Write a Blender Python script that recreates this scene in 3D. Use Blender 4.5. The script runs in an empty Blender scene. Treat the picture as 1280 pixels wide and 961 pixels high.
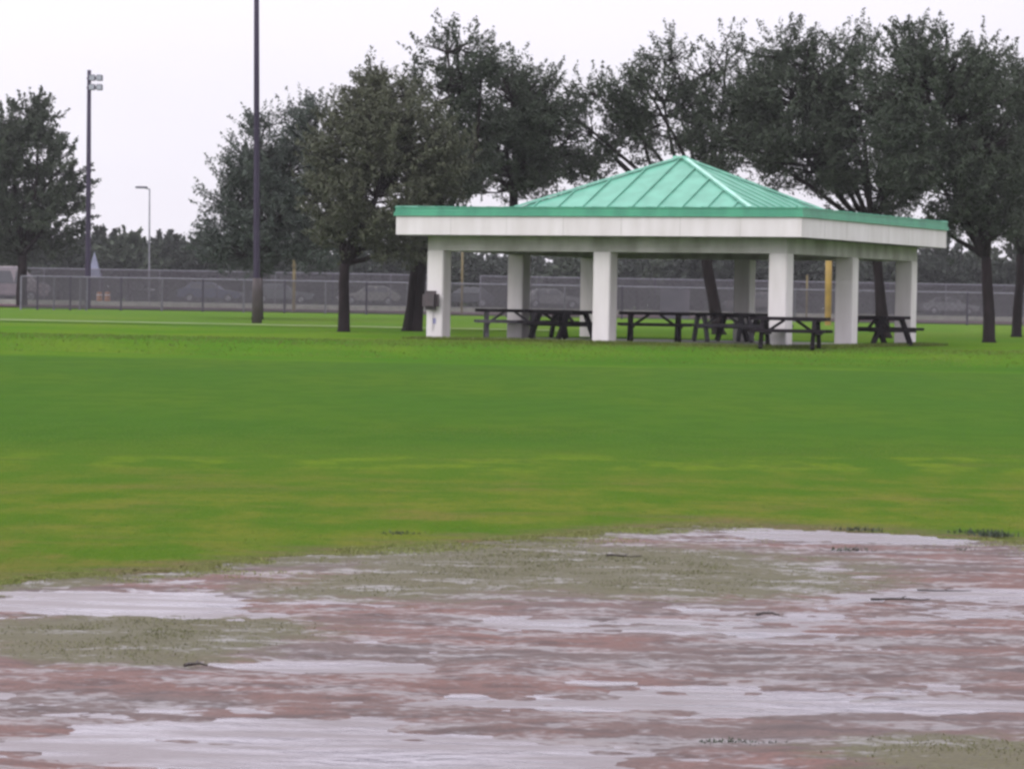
import bpy, bmesh, math, random
import numpy as np
from mathutils import Vector, Matrix, noise as mn
R_ = math.radians
C = bpy.context.scene.collection
SC = bpy.context.scene

# ------------------------------------------------------------------ camera
F, ROLL, PITCH, EYE = 3732.44, 0.0176161, 0.0271726, 1.6
fwd = Vector((0, math.cos(PITCH), -math.sin(PITCH)))
up0 = Vector((0, math.sin(PITCH), math.cos(PITCH)))
rt0 = Vector((1, 0, 0))
cr, sr = math.cos(ROLL), math.sin(ROLL)
rt = rt0*cr + up0*sr
up = up0*cr - rt0*sr
cam_d = bpy.data.cameras.new('camera'); cam = bpy.data.objects.new('camera', cam_d); C.objects.link(cam)
m = Matrix((rt, up, -fwd)).transposed().to_4x4(); m.translation = Vector((0, 0, EYE)); cam.matrix_world = m
cam_d.sensor_width = 36; cam_d.lens = F/1280*36; cam_d.clip_start = .5; cam_d.clip_end = 6000
SC.camera = cam
def at(px, py, y):
    """world point on the plane Y=y seen at photo pixel (px,py)"""
    a, b = px-640, py-480.5
    X = a*cr + b*sr; Y = -a*sr + b*cr
    d = fwd*F + rt0*X - up0*Y
    t = y/d.y
    return Vector((d.x*t, y, EYE+d.z*t))

# ------------------------------------------------------------------ world, sun, exposure
W = bpy.data.worlds.new('World'); SC.world = W; W.use_nodes = True
nt = W.node_tree; nt.nodes.clear()
SUN_EL, SUN_AZ = 38, 228        # azimuth clockwise from +Y: behind the camera, a little to the left
def nd(nt, t, **k):
    n = nt.nodes.new(t)
    for a, b in k.items(): setattr(n, a, b)
    return n
def mth(nt, op, a, b=None, c=None, clamp=False):
    n = nd(nt, 'ShaderNodeMath', operation=op); n.use_clamp = clamp
    for i, v in enumerate((a, b, c)):
        if v is None: continue
        if isinstance(v, (int, float)): n.inputs[i].default_value = v
        else: nt.links.new(v, n.inputs[i])
    return n.outputs[0]
def mix(nt, f, a, b, mode='MIX'):
    n = nd(nt, 'ShaderNodeMix', data_type='RGBA', blend_type=mode)
    for i, v in ((0, f), (6, a), (7, b)):
        if isinstance(v, (int, float)): n.inputs[i].default_value = v
        elif isinstance(v, tuple): n.inputs[i].default_value = (*v[:3], 1)
        else: nt.links.new(v, n.inputs[i])
    return n.outputs[2]
out = nd(nt, 'ShaderNodeOutputWorld'); bg = nd(nt, 'ShaderNodeBackground')
sky = nd(nt, 'ShaderNodeTexSky', sky_type='NISHITA', sun_disc=False)
sky.sun_elevation = R_(SUN_EL); sky.sun_rotation = R_(SUN_AZ)
tc = nd(nt, 'ShaderNodeTexCoord'); sx = nd(nt, 'ShaderNodeSeparateXYZ')
nt.links.new(tc.outputs['Generated'], sx.inputs[0])
zz = mth(nt, 'MAXIMUM', sx.outputs[2], 0.0)
lum = mth(nt, 'MULTIPLY_ADD', zz, 1.5, 1.0)            # overcast deck: three times brighter overhead than at the horizon
ns = nd(nt, 'ShaderNodeTexNoise'); ns.inputs['Scale'].default_value = 3.0; ns.inputs['Detail'].default_value = 4
mp = nd(nt, 'ShaderNodeMapping'); mp.inputs['Scale'].default_value = (1, 1, 4)
nt.links.new(tc.outputs['Generated'], mp.inputs[0]); nt.links.new(mp.outputs[0], ns.inputs[0])
cl = mth(nt, 'MULTIPLY_ADD', ns.outputs[0], .16, .92)
lum = mth(nt, 'MULTIPLY', lum, cl)
sv = (math.sin(R_(SUN_AZ))*math.cos(R_(SUN_EL)), math.cos(R_(SUN_AZ))*math.cos(R_(SUN_EL)), math.sin(R_(SUN_EL)))
dp = nd(nt, 'ShaderNodeVectorMath', operation='DOT_PRODUCT'); dp.inputs[1].default_value = sv; nt.links.new(tc.outputs['Generated'], dp.inputs[0])
lum = mth(nt, 'MULTIPLY', lum, mth(nt, 'MULTIPLY_ADD', dp.outputs['Value'], .40, 1.20))     # cloud glows brighter towards the hidden sun
vm = nd(nt, 'ShaderNodeVectorMath', operation='SCALE'); vm.inputs[0].default_value = (8.85, 8.5, 9.35); nt.links.new(lum, vm.inputs['Scale'])
nt.links.new(mix(nt, .96, sky.outputs[0], vm.outputs[0]), bg.inputs[0])
bg.inputs[1].default_value = .1
nt.links.new(bg.outputs[0], out.inputs[0])
sd = bpy.data.lights.new('sun', 'SUN'); sd.energy = 1.2; sd.angle = R_(25); sd.color = (1, .96, .9)
so = bpy.data.objects.new('sun', sd); C.objects.link(so)
so.location = (0, 0, 40)
az = R_(SUN_AZ); dirv = Vector((math.sin(az)*math.cos(R_(SUN_EL)), math.cos(az)*math.cos(R_(SUN_EL)), math.sin(R_(SUN_EL))))
so.rotation_euler = dirv.to_track_quat('Z', 'Y').to_euler()
SC.view_settings.view_transform = 'Standard'; SC.view_settings.look = 'None'
SC.view_settings.exposure = 0; SC.view_settings.gamma = 1; SC.view_settings.use_curve_mapping = False
SC.cycles.filter_width = 2.8
SC.cycles.max_bounces = 6; SC.cycles.transparent_max_bounces = 24
SC.cycles.use_denoising = True

# ------------------------------------------------------------------ materials
def mat(name, col, rough=.6, spec=.5, var=None, scale=3., bump=0, bscale=20., metal=0, detail=4, stretch=(1, 1, 1)):
    """principled material whose colour wanders between col and var by noise in object space"""
    M = bpy.data.materials.new(name); M.use_nodes = True; t = M.node_tree
    p = t.nodes['Principled BSDF']
    p.inputs['Roughness'].default_value = rough; p.inputs['Metallic'].default_value = metal
    p.inputs['Specular IOR Level'].default_value = spec
    co = nd(t, 'ShaderNodeTexCoord'); mpn = nd(t, 'ShaderNodeMapping'); mpn.inputs['Scale'].default_value = stretch
    t.links.new(co.outputs['Object'], mpn.inputs[0])
    n = nd(t, 'ShaderNodeTexNoise'); n.inputs['Scale'].default_value = scale; n.inputs['Detail'].default_value = detail
    t.links.new(mpn.outputs[0], n.inputs[0])
    if var is None: var = tuple(c*.75 for c in col)
    r = nd(t, 'ShaderNodeMapRange'); r.inputs[1].default_value = .35; r.inputs[2].default_value = .65
    t.links.new(n.outputs[0], r.inputs[0])
    t.links.new(mix(t, r.outputs[0], var, col), p.inputs['Base Color'])
    if bump:
        n2 = nd(t, 'ShaderNodeTexNoise'); n2.inputs['Scale'].default_value = bscale; n2.inputs['Detail'].default_value = 3
        t.links.new(mpn.outputs[0], n2.inputs[0])
        b = nd(t, 'ShaderNodeBump'); b.inputs['Distance'].default_value = bump; b.inputs['Strength'].default_value = 1
        t.links.new(n2.outputs[0], b.inputs['Height']); t.links.new(b.outputs[0], p.inputs['Normal'])
    return M
M = {}
M['stucco'] = mat('white_stucco', (.555, .53, .535), .8, .3, (.48, .455, .45), 2.6, .003, 30, stretch=(1, 1, .22), detail=6)
M['beam'] = mat('painted_beam', (.42, .405, .395), .8, .3, (.25, .25, .22), 1.7, .002, 30, stretch=(1, 1, .5), detail=6)
M['green'] = mat('green_metal_roof', (.082, .262, .185), .5, .35, (.062, .212, .148), 2.2)
M['greentrim'] = mat('green_metal_trim', (.05, .27, .16), .4, .5, (.035, .20, .125), 2.5, stretch=(1, 1, .3))
M['hipcap'] = mat('pale_green_cap', (.20, .45, .35), .35, .5)
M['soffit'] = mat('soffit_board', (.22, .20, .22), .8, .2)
M['concrete'] = mat('damp_concrete', (.30, .29, .26), .55, .5, (.22, .21, .19), 1.2, .002, 30)
M['path'] = mat('pale_concrete_path', (.19, .20, .13), .9, .1, (.12, .14, .08), .8)
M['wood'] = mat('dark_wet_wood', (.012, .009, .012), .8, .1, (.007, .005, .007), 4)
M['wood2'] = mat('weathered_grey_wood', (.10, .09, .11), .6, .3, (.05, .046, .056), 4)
M['galv'] = mat('galvanised_steel', (.15, .145, .17), .6, .4, (.10, .10, .12), 5)
M['polesteel'] = mat('dark_pole_steel', (.036, .028, .052), .7, .2, (.026, .020, .038), 1, stretch=(1, 1, .2))
M['polewood'] = mat('brown_concrete_pole', (.075, .06, .058), .8, .3, (.045, .038, .04), 3, stretch=(1, 1, .2))
M['yellow'] = mat('yellow_paint', (.25, .165, .03), .6, .3, (.18, .12, .03), 2)
M['fadedyellow'] = mat('faded_yellow_paint', (.13, .105, .05), .7, .2, (.10, .08, .045), 2)
M['lens'] = mat('lamp_housing', (.12, .12, .15), .4, .5)
M['lensglass'] = mat('lamp_glass', (.3, .32, .36), .15, .6)
M['bark'] = mat('wet_bark', (.018, .013, .014), .95, .1, (.010, .008, .008), 6, .03, 12, stretch=(1, 1, .3))
M['asphalt'] = mat('wet_asphalt', (.036, .032, .036), .95, .0, (.024, .022, .025), .05)
M['clay'] = mat('far_clay', (.045, .036, .036), .95, .0, (.10, .07, .075), .05)
M['curb'] = mat('pale_kerb', (.22, .21, .20), .7, .3)
M['boxdark'] = mat('dark_box', (.035, .028, .032), .5, .5, (.05, .035, .04), 8)
M['blue'] = mat('faded_blue_plate', (.25, .25, .42), .5, .5)
M['glass'] = mat('dark_car_glass', (.02, .025, .03), .08, .6)
M['tyre'] = mat('black_rubber', (.02, .02, .02), .8, .2)
M['rim'] = mat('grey_rim', (.3, .3, .32), .3, .5, metal=.6)
M['orange'] = mat('orange_plastic', (.22, .095, .045), .5, .4)
M['white'] = mat('white_paint', (.35, .33, .33), .4, .5)
M['canvas'] = mat('pale_blue_canvas', (.17, .18, .24), .8, .2)
M['twig'] = mat('soaked_twig', (.03, .022, .02), .6, .4)
M['screen'] = mat('grey_windscreen_mesh', (.10, .09, .11), .9, .1, (.08, .075, .09), .8)

def leafmat(name, a, b, c, dark=1.):
    Mm = bpy.data.materials.new(name); Mm.use_nodes = True; t = Mm.node_tree; p = t.nodes['Principled BSDF']
    p.inputs['Roughness'].default_value = .6; p.inputs['Specular IOR Level'].default_value = .12
    at_ = nd(t, 'ShaderNodeAttribute', attribute_name='tone')
    n = nd(t, 'ShaderNodeTexNoise'); n.inputs['Scale'].default_value = .9
    co = nd(t, 'ShaderNodeTexCoord'); t.links.new(co.outputs['Object'], n.inputs[0])
    col = mix(t, at_.outputs['Fac'], a, b)
    r = nd(t, 'ShaderNodeMapRange'); r.inputs[1].default_value = .4; r.inputs[2].default_value = .7; t.links.new(n.outputs[0], r.inputs[0])
    col = mix(t, r.outputs[0], col, c)
    t.links.new(col, p.inputs['Base Color'])
    return Mm
M['leaf'] = leafmat('oak_leaf', (.021, .030, .021), (.058, .072, .048), (.037, .048, .032))
M['leafolive'] = leafmat('olive_leaf', (.038, .044, .030), (.086, .093, .058), (.060, .066, .042))
M['leafblue'] = leafmat('blue_green_leaf', (.029, .041, .035), (.066, .082, .064), (.052, .064, .055))
M['leaffar'] = leafmat('far_leaf', (.018, .024, .019), (.036, .045, .034), (.027, .034, .026))
M['blade'] = leafmat('grass_blade', (.062, .105, .012), (.10, .122, .018), (.082, .104, .018))
M['bladeedge'] = leafmat('edge_blade', (.110, .150, .034), (.180, .190, .065), (.150, .150, .060))
M['bladedry'] = leafmat('weed_blade', (.075, .085, .034), (.125, .12, .06), (.095, .098, .045))

# ------------------------------------------------------------------ mesh helpers
class MB:
    def __init__(s): s.v = []; s.f = []; s.mi = []
    def add(s, vs, fs, mi=0):
        o = len(s.v); s.v += [tuple(v) for v in vs]; s.f += [tuple(i+o for i in f) for f in fs]; s.mi += [mi]*len(fs)
    def box(s, c, d, rz=0, mi=0, M_=None):
        x, y, z = d[0]/2, d[1]/2, d[2]/2
        vs = [Vector((a*x, b*y, e*z)) for e in (-1, 1) for b in (-1, 1) for a in (-1, 1)]
        rot = M_ if M_ is not None else Matrix.Rotation(rz, 3, 'Z')
        vs = [rot @ v + Vector(c) for v in vs]
        s.add(vs, [(0, 2, 3, 1), (4, 5, 7, 6), (0, 1, 5, 4), (2, 6, 7, 3), (0, 4, 6, 2), (1, 3, 7, 5)], mi)
    def bar(s, a, b, w, h, mi=0):
        a, b = Vector(a), Vector(b); d = b-a; q = d.to_track_quat('Y', 'Z').to_matrix()
        s.box((a+b)/2, (w, d.length, h), mi=mi, M_=q)
    def tube(s, pts, rad, n=8, mi=0, cap=True):
        pts = [Vector(p) for p in pts]; rings = []
        for i, p in enumerate(pts):
            d = (pts[min(i+1, len(pts)-1)]-pts[max(i-1, 0)]).normalized()
            u = d.orthogonal().normalized() if i == 0 else (u - d*u.dot(d)).normalized()
            w = d.cross(u)
            rings.append([p+(u*math.cos(2*math.pi*k/n)+w*math.sin(2*math.pi*k/n))*rad[i] for k in range(n)])
        fs = [(i*n+k, i*n+(k+1) % n, (i+1)*n+(k+1) % n, (i+1)*n+k) for i in range(len(pts)-1) for k in range(n)]
        if cap: fs += [tuple(range(n-1, -1, -1)), tuple((len(pts)-1)*n+k for k in range(n))]
        s.add([v for r in rings for v in r], fs, mi)
    def build(s, name, mats, parent=None, bevel=0, smooth=False):
        me = bpy.data.meshes.new(name); me.from_pydata(s.v, [], s.f)
        for mm in (mats if isinstance(mats, (list, tuple)) else [mats]): me.materials.append(mm)
        me.polygons.foreach_set('material_index', s.mi)
        if smooth: me.polygons.foreach_set('use_smooth', [True]*len(s.f))
        me.update()
        if bevel:
            bm = bmesh.new(); bm.from_mesh(me)
            bmesh.ops.bevel(bm, geom=bm.edges[:], offset=bevel, segments=2, affect='EDGES', clamp_overlap=True)
            bm.to_mesh(me); bm.free()
        o = bpy.data.objects.new(name, me); C.objects.link(o)
        if parent: o.parent = parent
        return o
def tag(o, label=None, cat=None, group=None, kind=None):
    if label: o['label'] = label
    if cat: o['category'] = cat
    if group: o['group'] = group
    if kind: o['kind'] = kind
    return o
def empty(name, loc, rz=0, label=None, cat=None, group=None):
    o = bpy.data.objects.new(name, None); C.objects.link(o); o.location = loc; o.rotation_euler = (0, 0, rz); o.empty_display_size = .3
    return tag(o, label, cat, group)
def copy_tree(o, loc=None, rz=None, label=None, parent=None):
    c = o.copy(); C.objects.link(c)
    if parent: c.parent = parent
    if loc is not None: c.location = loc
    if rz is not None: c.rotation_euler = (0, 0, rz)
    if label: c['label'] = label
    for ch in list(o.children): copy_tree(ch, parent=c)
    return c

# ------------------------------------------------------------------ ground
KY = [-200, 0, 40, 71.2, 73.0, 74.6, 76, 90, 100, 125, 150, 200, 4000]
KZ = [0, 0, 0, .18, .24, .52, .58, .62, .69, 1.00, 1.10, 1.22, 1.30]
def gz(y): return float(np.interp(y, KY, KZ))
def rowdepth(px, py):
    """depth at which the ray through a photo pixel meets the flat near field"""
    d = at(px, py, 1.0) - Vector((0, 0, EYE)); return -EYE/d.z
def grid_mesh(name, xs, ys, zf, mt, keep=None):
    X, Y = np.meshgrid(xs, ys); Z = zf(X, Y)
    V = np.stack([X, Y, Z], -1).reshape(-1, 3)
    nx, ny = len(xs), len(ys)
    i = np.arange((nx-1)*(ny-1)); r, c = i//(nx-1), i % (nx-1); a = r*nx+c
    Fq = np.stack([a, a+1, a+nx+1, a+nx], 1)
    if keep is not None:
        cx_, cy_ = V[Fq].mean(1)[:, 0], V[Fq].mean(1)[:, 1]; Fq = Fq[keep(cx_, cy_)]
    return raw_mesh(name, V, Fq, mt)
def raw_mesh(name, V, Fq, mt, tone=None, smooth=True):
    me = bpy.data.meshes.new(name); n = Fq.shape[1]
    me.vertices.add(len(V)); me.vertices.foreach_set('co', V.astype(np.float32).ravel())
    me.loops.add(Fq.size); me.loops.foreach_set('vertex_index', Fq.astype(np.int32).ravel())
    me.polygons.add(len(Fq)); me.polygons.foreach_set('loop_start', np.arange(0, Fq.size, n, dtype=np.int32))
    me.polygons.foreach_set('loop_total', np.full(len(Fq), n, np.int32))
    if smooth: me.polygons.foreach_set('use_smooth', np.ones(len(Fq), bool))
    me.update(calc_edges=True)
    if tone is not None:
        at_ = me.attributes.new('tone', 'FLOAT', 'POINT'); at_.data.foreach_set('value', tone.astype(np.float32))
    me.materials.append(mt)
    o = bpy.data.objects.new(name, me); C.objects.link(o); return o
# cheap tileable value noise, vectorised
_rg = np.random.RandomState(5); _T = _rg.rand(256, 256)
def vn(x, y):
    xi, yi = np.floor(x).astype(int), np.floor(y).astype(int); fx, fy = x-xi, y-yi
    fx = fx*fx*(3-2*fx); fy = fy*fy*(3-2*fy)
    g = lambda a, b: _T[a % 256, b % 256]
    return (g(xi, yi)*(1-fx)+g(xi+1, yi)*fx)*(1-fy)+(g(xi, yi+1)*(1-fx)+g(xi+1, yi+1)*fx)*fy
def fbm(x, y, o=4):
    s = 0; a = .5; t = 0
    for k in range(o): s = s+a*vn(x*2**k+17*k, y*2**k+31*k); t += a; a *= .5
    return s/t

# grass material: colours wander in bands and patches across the field
def grassmat():
    G = bpy.data.materials.new('lawn'); G.use_nodes = True; t = G.node_tree; p = t.nodes['Principled BSDF']
    p.inputs['Roughness'].default_value = .95; p.inputs['Specular IOR Level'].default_value = .0
    geo = nd(t, 'ShaderNodeNewGeometry'); pos = geo.outputs['Position']
    s = nd(t, 'ShaderNodeSeparateXYZ'); t.links.new(pos, s.inputs[0]); y = s.outputs[1]; x = s.outputs[0]
    def noise(sc, st=(1, 1, 1), det=5, off=0, dist=0):
        mm = nd(t, 'ShaderNodeMapping'); mm.inputs['Scale'].default_value = st; mm.inputs['Location'].default_value = (off, off*1.7, 0)
        t.links.new(pos, mm.inputs[0]); n = nd(t, 'ShaderNodeTexNoise'); n.inputs['Scale'].default_value = sc; n.inputs['Detail'].default_value = det
        n.inputs['Distortion'].default_value = dist
        t.links.new(mm.outputs[0], n.inputs[0]); return n.outputs[0]
    def rng(v, a, b, c=0., d=1.):
        r = nd(t, 'ShaderNodeMapRange', interpolation_type='SMOOTHSTEP'); r.inputs[1].default_value = a; r.inputs[2].default_value = b; r.inputs[3].default_value = c; r.inputs[4].default_value = d
        t.links.new(v, r.inputs[0]); return r.outputs[0]
    wob = mth(t, 'MULTIPLY_ADD', noise(.35, (1, 1, 1), 4, 3), 5.0, -2.5)
    yw = mth(t, 'ADD', y, wob)
    yw = mth(t, 'MULTIPLY_ADD', x, -.25, yw)
    n1 = noise(.22, (1, .55, 1), 6); n2 = noise(1.6, (1, .5, 1), 5, 9); n3 = noise(12, (1, .6, 1), 3, 4)
    base = mix(t, rng(n1, .35, .65), (.040, .088, .014), (.053, .096, .014))
    base = mix(t, rng(n2, .42, .62, 0, .6), base, (.033, .076, .012))
    # the near part of the field: worn, yellower, with straw-brown patches
    near = rng(yw, 36, 23)
    worn = mix(t, rng(n2, .38, .62), (.052, .096, .012), (.088, .108, .018))
    worn = mix(t, mth(t, 'MULTIPLY', rng(noise(.9, (.6, .9, 1), 7, 21, .5), .50, .72), .6), worn, (.120, .092, .034))
    base = mix(t, near, base, worn)
    worn2 = mth(t, 'MULTIPLY', rng(mth(t, 'MULTIPLY_ADD', noise(2.5, (.4, 1, 1), 6, 41), 3., yw), 21.5, 20.0), rng(n2, .40, .60))
    base = mix(t, mth(t, 'MULTIPLY', worn2, .35), base, (.120, .074, .038))
    base = mix(t, rng(noise(1.6, (.6, 1.1, 1), 7, 55), .46, .66, 0, .5), base, (.042, .092, .012))
    ed = nd(t, 'ShaderNodeAttribute', attribute_name='tone')
    mud = rng(mth(t, 'ADD', mth(t, 'MULTIPLY', ed.outputs['Fac'], .9), mth(t, 'MULTIPLY', noise(3.2, (.5, 1, 1), 8, 61), .9)), .72, 1.12)
    base = mix(t, mth(t, 'MULTIPLY', mud, .85), base, (.098, .074, .050))
    # a brighter yellow-green streak where the mower turned
    st = mth(t, 'MULTIPLY', mth(t, 'MULTIPLY', rng(yw, 27.8, 29.6), rng(yw, 32.2, 30.2)), rng(n2, .45, .62))
    base = mix(t, mth(t, 'MULTIPLY', st, .45), base, (.105, .155, .014))
    # lusher, brighter grass on the bank and beyond it
    y2 = mth(t, 'MULTIPLY_ADD', noise(.5, (1, 1, 1), 3, 8), 3.0, y)
    far = rng(y2, 70.2, 72.4)
    lush = mix(t, rng(n1, .4, .62), (.054, .118, .010), (.078, .128, .013))
    lush = mix(t, rng(noise(.9, (.4, 1.6, 1), 5, 33), .48, .62, 0, .6), lush, (.040, .110, .008))
    base = mix(t, far, base, lush)
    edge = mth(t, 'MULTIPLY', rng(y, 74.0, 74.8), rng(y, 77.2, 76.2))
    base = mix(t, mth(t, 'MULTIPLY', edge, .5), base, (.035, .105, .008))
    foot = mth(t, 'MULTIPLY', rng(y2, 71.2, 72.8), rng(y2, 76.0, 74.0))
    base = mix(t, mth(t, 'MULTIPLY', foot, rng(x, -14, 12, .2, .75)), base, (.030, .080, .010))  # shadow-dark line at the bank foot, put into the grass colour
    base = mix(t, rng(y, 84, 112, 0, .45), base, (.080, .125, .030))
    base = mix(t, mth(t, 'MULTIPLY', rng(n3, .45, .7), .35), base, (.030, .075, .010))
    t.links.new(base, p.inputs['Base Color'])
    b = nd(t, 'ShaderNodeBump'); b.inputs['Strength'].default_value = .8; b.inputs['Distance'].default_value = .05
    hh = mth(t, 'ADD', noise(25, (1, .7, 1), 4, 2), mth(t, 'MULTIPLY', noise(3, (1, 1, 1), 4, 6), 1.2))
    t.links.new(hh, b.inputs['Height']); t.links.new(b.outputs[0], p.inputs['Normal'])
    return G
M['lawn'] = grassmat()

# infield outline (far edge), as x -> y in metres
edge_px = [(-250, 772), (-100, 750), (0, 738), (120, 727), (250, 714), (380, 702), (500, 691), (640, 680), (760, 669), (860, 661), (1000, 664), (1150, 673), (1280, 683), (1450, 700)]
EP = sorted([(at(px, py, rowdepth(px, py)).x, rowdepth(px, py)) for px, py in edge_px])
EX = [-12, -6.5]+[e[0] for e in EP]+[9, 14]; EY = [9.5, 13.2]+[e[1] for e in EP]+[17.6, 14]
def edgey(x): return np.interp(x, EX, EY) + (fbm(x*1.6+50, x*0+3.3, 4)-.5)*.55 + (fbm(x*9+50, x*0+8.3, 3)-.5)*.25
# ground: one sheet to the horizon
xs = np.concatenate([[-1500, -1000, -500, -200, -90], np.linspace(-40, 40, 161), [90, 200, 500, 1000, 1500]])
ys = np.concatenate([[-200, -60, -10, 0], np.arange(4, 30, .25), np.arange(30, 110, .5), np.arange(110, 230, 4), [300, 500, 1000, 1400, 1800]])
def gzf(X, Y):
    Z = np.interp(Y, KY, KZ)
    Z = Z + (fbm(X*.12, Y*.12, 3)-.5)*.05*np.clip((Y-25)/20, 0, 1)*np.clip((300-Y)/100, 0, 1)
    bump = np.clip(1-np.abs(Y-73.8)/2.4, 0, 1)
    Z = Z + (fbm(X*.45, Y*.9, 4)-.5)*.14*bump
    inf = (Y < np.interp(X, EX, EY)-.5) & (Y > 4)
    return Z - .03*inf
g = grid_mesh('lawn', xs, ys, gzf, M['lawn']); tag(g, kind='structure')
Xg, Yg = np.meshgrid(xs, ys); ea = g.data.attributes.new('tone', 'FLOAT', 'POINT')
ea.data.foreach_set('value', np.exp(-np.clip(Yg-np.interp(Xg, EX, EY), 0, 50)/1.3).astype(np.float32).ravel())

# infield: wet red clay with real hollows, flat water standing in them
def G2(X, Y, cx, cy, sx_, sy_, sk=0): return np.exp(-(((X-cx)/sx_)**2+((Y-cy-sk*(X-cx))/sy_)**2))
def P(px, py):
    d = rowdepth(px, py); return at(px, py, d).x, d
def spot(X, Y, x0, x1, py, hy, sk=0):
    a, b = P(x0, py), P(x1, py); return G2(X, Y, (a[0]+b[0])/2, (a[1]+b[1])/2, (b[0]-a[0])/2*.85, hy, sk)
def weedf(X, Y):
    w = spot(X, Y, 480, 1060, 722, 1.3)*1.0 + spot(X, Y, 250, 640, 742, .75)*.9 + spot(X, Y, -60, 420, 790, .8, .06)*1.1
    w += spot(X, Y, 980, 1400, 950, .45)*1.1 + spot(X, Y, -40, 300, 828, .45)*.7
    e = edgey(X)-Y
    w += np.exp(-(e/.45)**2)*.8*(1-.9*spot(X, Y, 850, 1290, 672, 2.0))
    w += spot(X, Y, 300, 1180, 706, 1.5)*.6 + spot(X, Y, -80, 380, 805, .7)*.6
    return w*(.35+1.3*fbm(X*1.7+4, Y*1.1+9, 5))
def relief(X, Y):
    h = (fbm(X*.55+7, Y*.95+3, 5)-.5)*.026 + (fbm(X*1.5+1, Y*3.4, 5)-.5)*.030 + (fbm(X*6, Y*9, 5)-.5)*.030
    h += .0062
    h -= spot(X, Y, 870, 1270, 671, .55, -.10)*.055
    h -= spot(X, Y, 760, 900, 668, .4)*.02
    h -= spot(X, Y, -60, 350, 757, .55, .05)*.040
    h -= spot(X, Y, 250, 620, 838, .28)*.024 + spot(X, Y, 600, 1300, 885, .35)*.022
    h -= spot(X, Y, -150, 900, 948, .45)*.024 + spot(X, Y, -60, 600, 905, .45)*.018 + spot(X, Y, 500, 1000, 782, .5)*.012 + spot(X, Y, 950, 1350, 745, .9)*.009
    h += spot(X, Y, -50, 330, 812, .5)*.008
    h += spot(X, Y, 480, 900, 815, .55)*.012 + spot(X, Y, 0, 300, 850, .5)*.012 + spot(X, Y, 500, 1100, 912, .17)*.018
    h += spot(X, Y, 200, 380, 932, .12)*.02 + spot(X, Y, 880, 1300, 838, .5)*.012
    h += weedf(X, Y)*.010
    return h
def infz(X, Y): return .014 + np.clip(relief(X, Y), -.012, .022)
xs2 = np.arange(-8.5, 8.5, .028); ys2 = np.arange(6.0, 23.5, .034)
def claymat():
    G = bpy.data.materials.new('wet_clay'); G.use_nodes = True; t = G.node_tree; p = t.nodes['Principled BSDF']
    geo = nd(t, 'ShaderNodeNewGeometry'); pos = geo.outputs['Position']
    def noise(sc, st=(1, 1, 1), det=5, off=0):
        mm = nd(t, 'ShaderNodeMapping'); mm.inputs['Scale'].default_value = st; mm.inputs['Location'].default_value = (off, off*1.7, 0)
        t.links.new(pos, mm.inputs[0]); n = nd(t, 'ShaderNodeTexNoise'); n.inputs['Scale'].default_value = sc; n.inputs['Detail'].default_value = det
        t.links.new(mm.outputs[0], n.inputs[0]); return n.outputs[0]
    def rng(v, a, b, c=0., d=1.):
        r = nd(t, 'ShaderNodeMapRange', interpolation_type='SMOOTHSTEP'); r.inputs[1].default_value = a; r.inputs[2].default_value = b; r.inputs[3].default_value = c; r.inputs[4].default_value = d
        t.links.new(v, r.inputs[0]); return r.outputs[0]
    n1 = noise(.9, (.5, 1.3, 1), 6); n2 = noise(5, (.6, 1.6, 1), 5, 7)
    base = mix(t, rng(n1, .38, .62), (.118, .064, .055), (.090, .066, .062))
    base = mix(t, rng(n2, .45, .65, 0, .7), base, (.052, .038, .038))
    wd = nd(t, 'ShaderNodeAttribute', attribute_name='tone')
    base = mix(t, mth(t, 'MULTIPLY', rng(mth(t, 'MULTIPLY_ADD', noise(9, (.7, 1.2, 1), 4, 2), .8, mth(t, 'ADD', wd.outputs['Fac'], -.4)), .16, .60), .92), base, (.072, .070, .036))
    t.links.new(base, p.inputs['Base Color'])
    film_sheen = rng(mth(t, 'SUBTRACT', mth(t, 'ADD', mth(t, 'MULTIPLY', noise(2.6, (.6, 1.6, 1), 8, 13), .6), mth(t, 'MULTIPLY', noise(20, (.8, 1.3, 1), 5, 3), .4)), mth(t, 'MULTIPLY', wd.outputs['Fac'], .05)), .47, .60)
    grit = rng(noise(60, (1, 1.2, 1), 3, 77), .40, .66); base = mix(t, mth(t, 'MULTIPLY', grit, .45), base, (.045, .036, .034))
    base = mix(t, mth(t, 'MULTIPLY', film_sheen, .45), base, (.090, .082, .090)); t.links.new(base, p.inputs['Base Color'])  # wet film's pale lavender sheen also painted into the clay colour
    t.links.new(mth(t, 'MULTIPLY_ADD', film_sheen, -.38, .72), p.inputs['Roughness'])
    t.links.new(mth(t, 'MULTIPLY_ADD', film_sheen, .42, .15), p.inputs['Specular IOR Level'])
    b = nd(t, 'ShaderNodeBump'); b.inputs['Strength'].default_value = 1; b.inputs['Distance'].default_value = .012
    t.links.new(noise(28, (.6, 1.2, 1), 5, 5), b.inputs['Height']); t.links.new(b.outputs[0], p.inputs['Normal'])
    return G
M['clay_wet'] = claymat()
X2, Y2 = np.meshgrid(xs2, ys2)
inf = grid_mesh('infield', xs2, ys2, infz, M['clay_wet'], keep=lambda x, y: y < edgey(x)); tag(inf, kind='structure')
ta = inf.data.attributes.new('tone', 'FLOAT', 'POINT'); ta.data.foreach_set('value', np.clip(weedf(X2, Y2), 0, 1.5).astype(np.float32).ravel())
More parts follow.
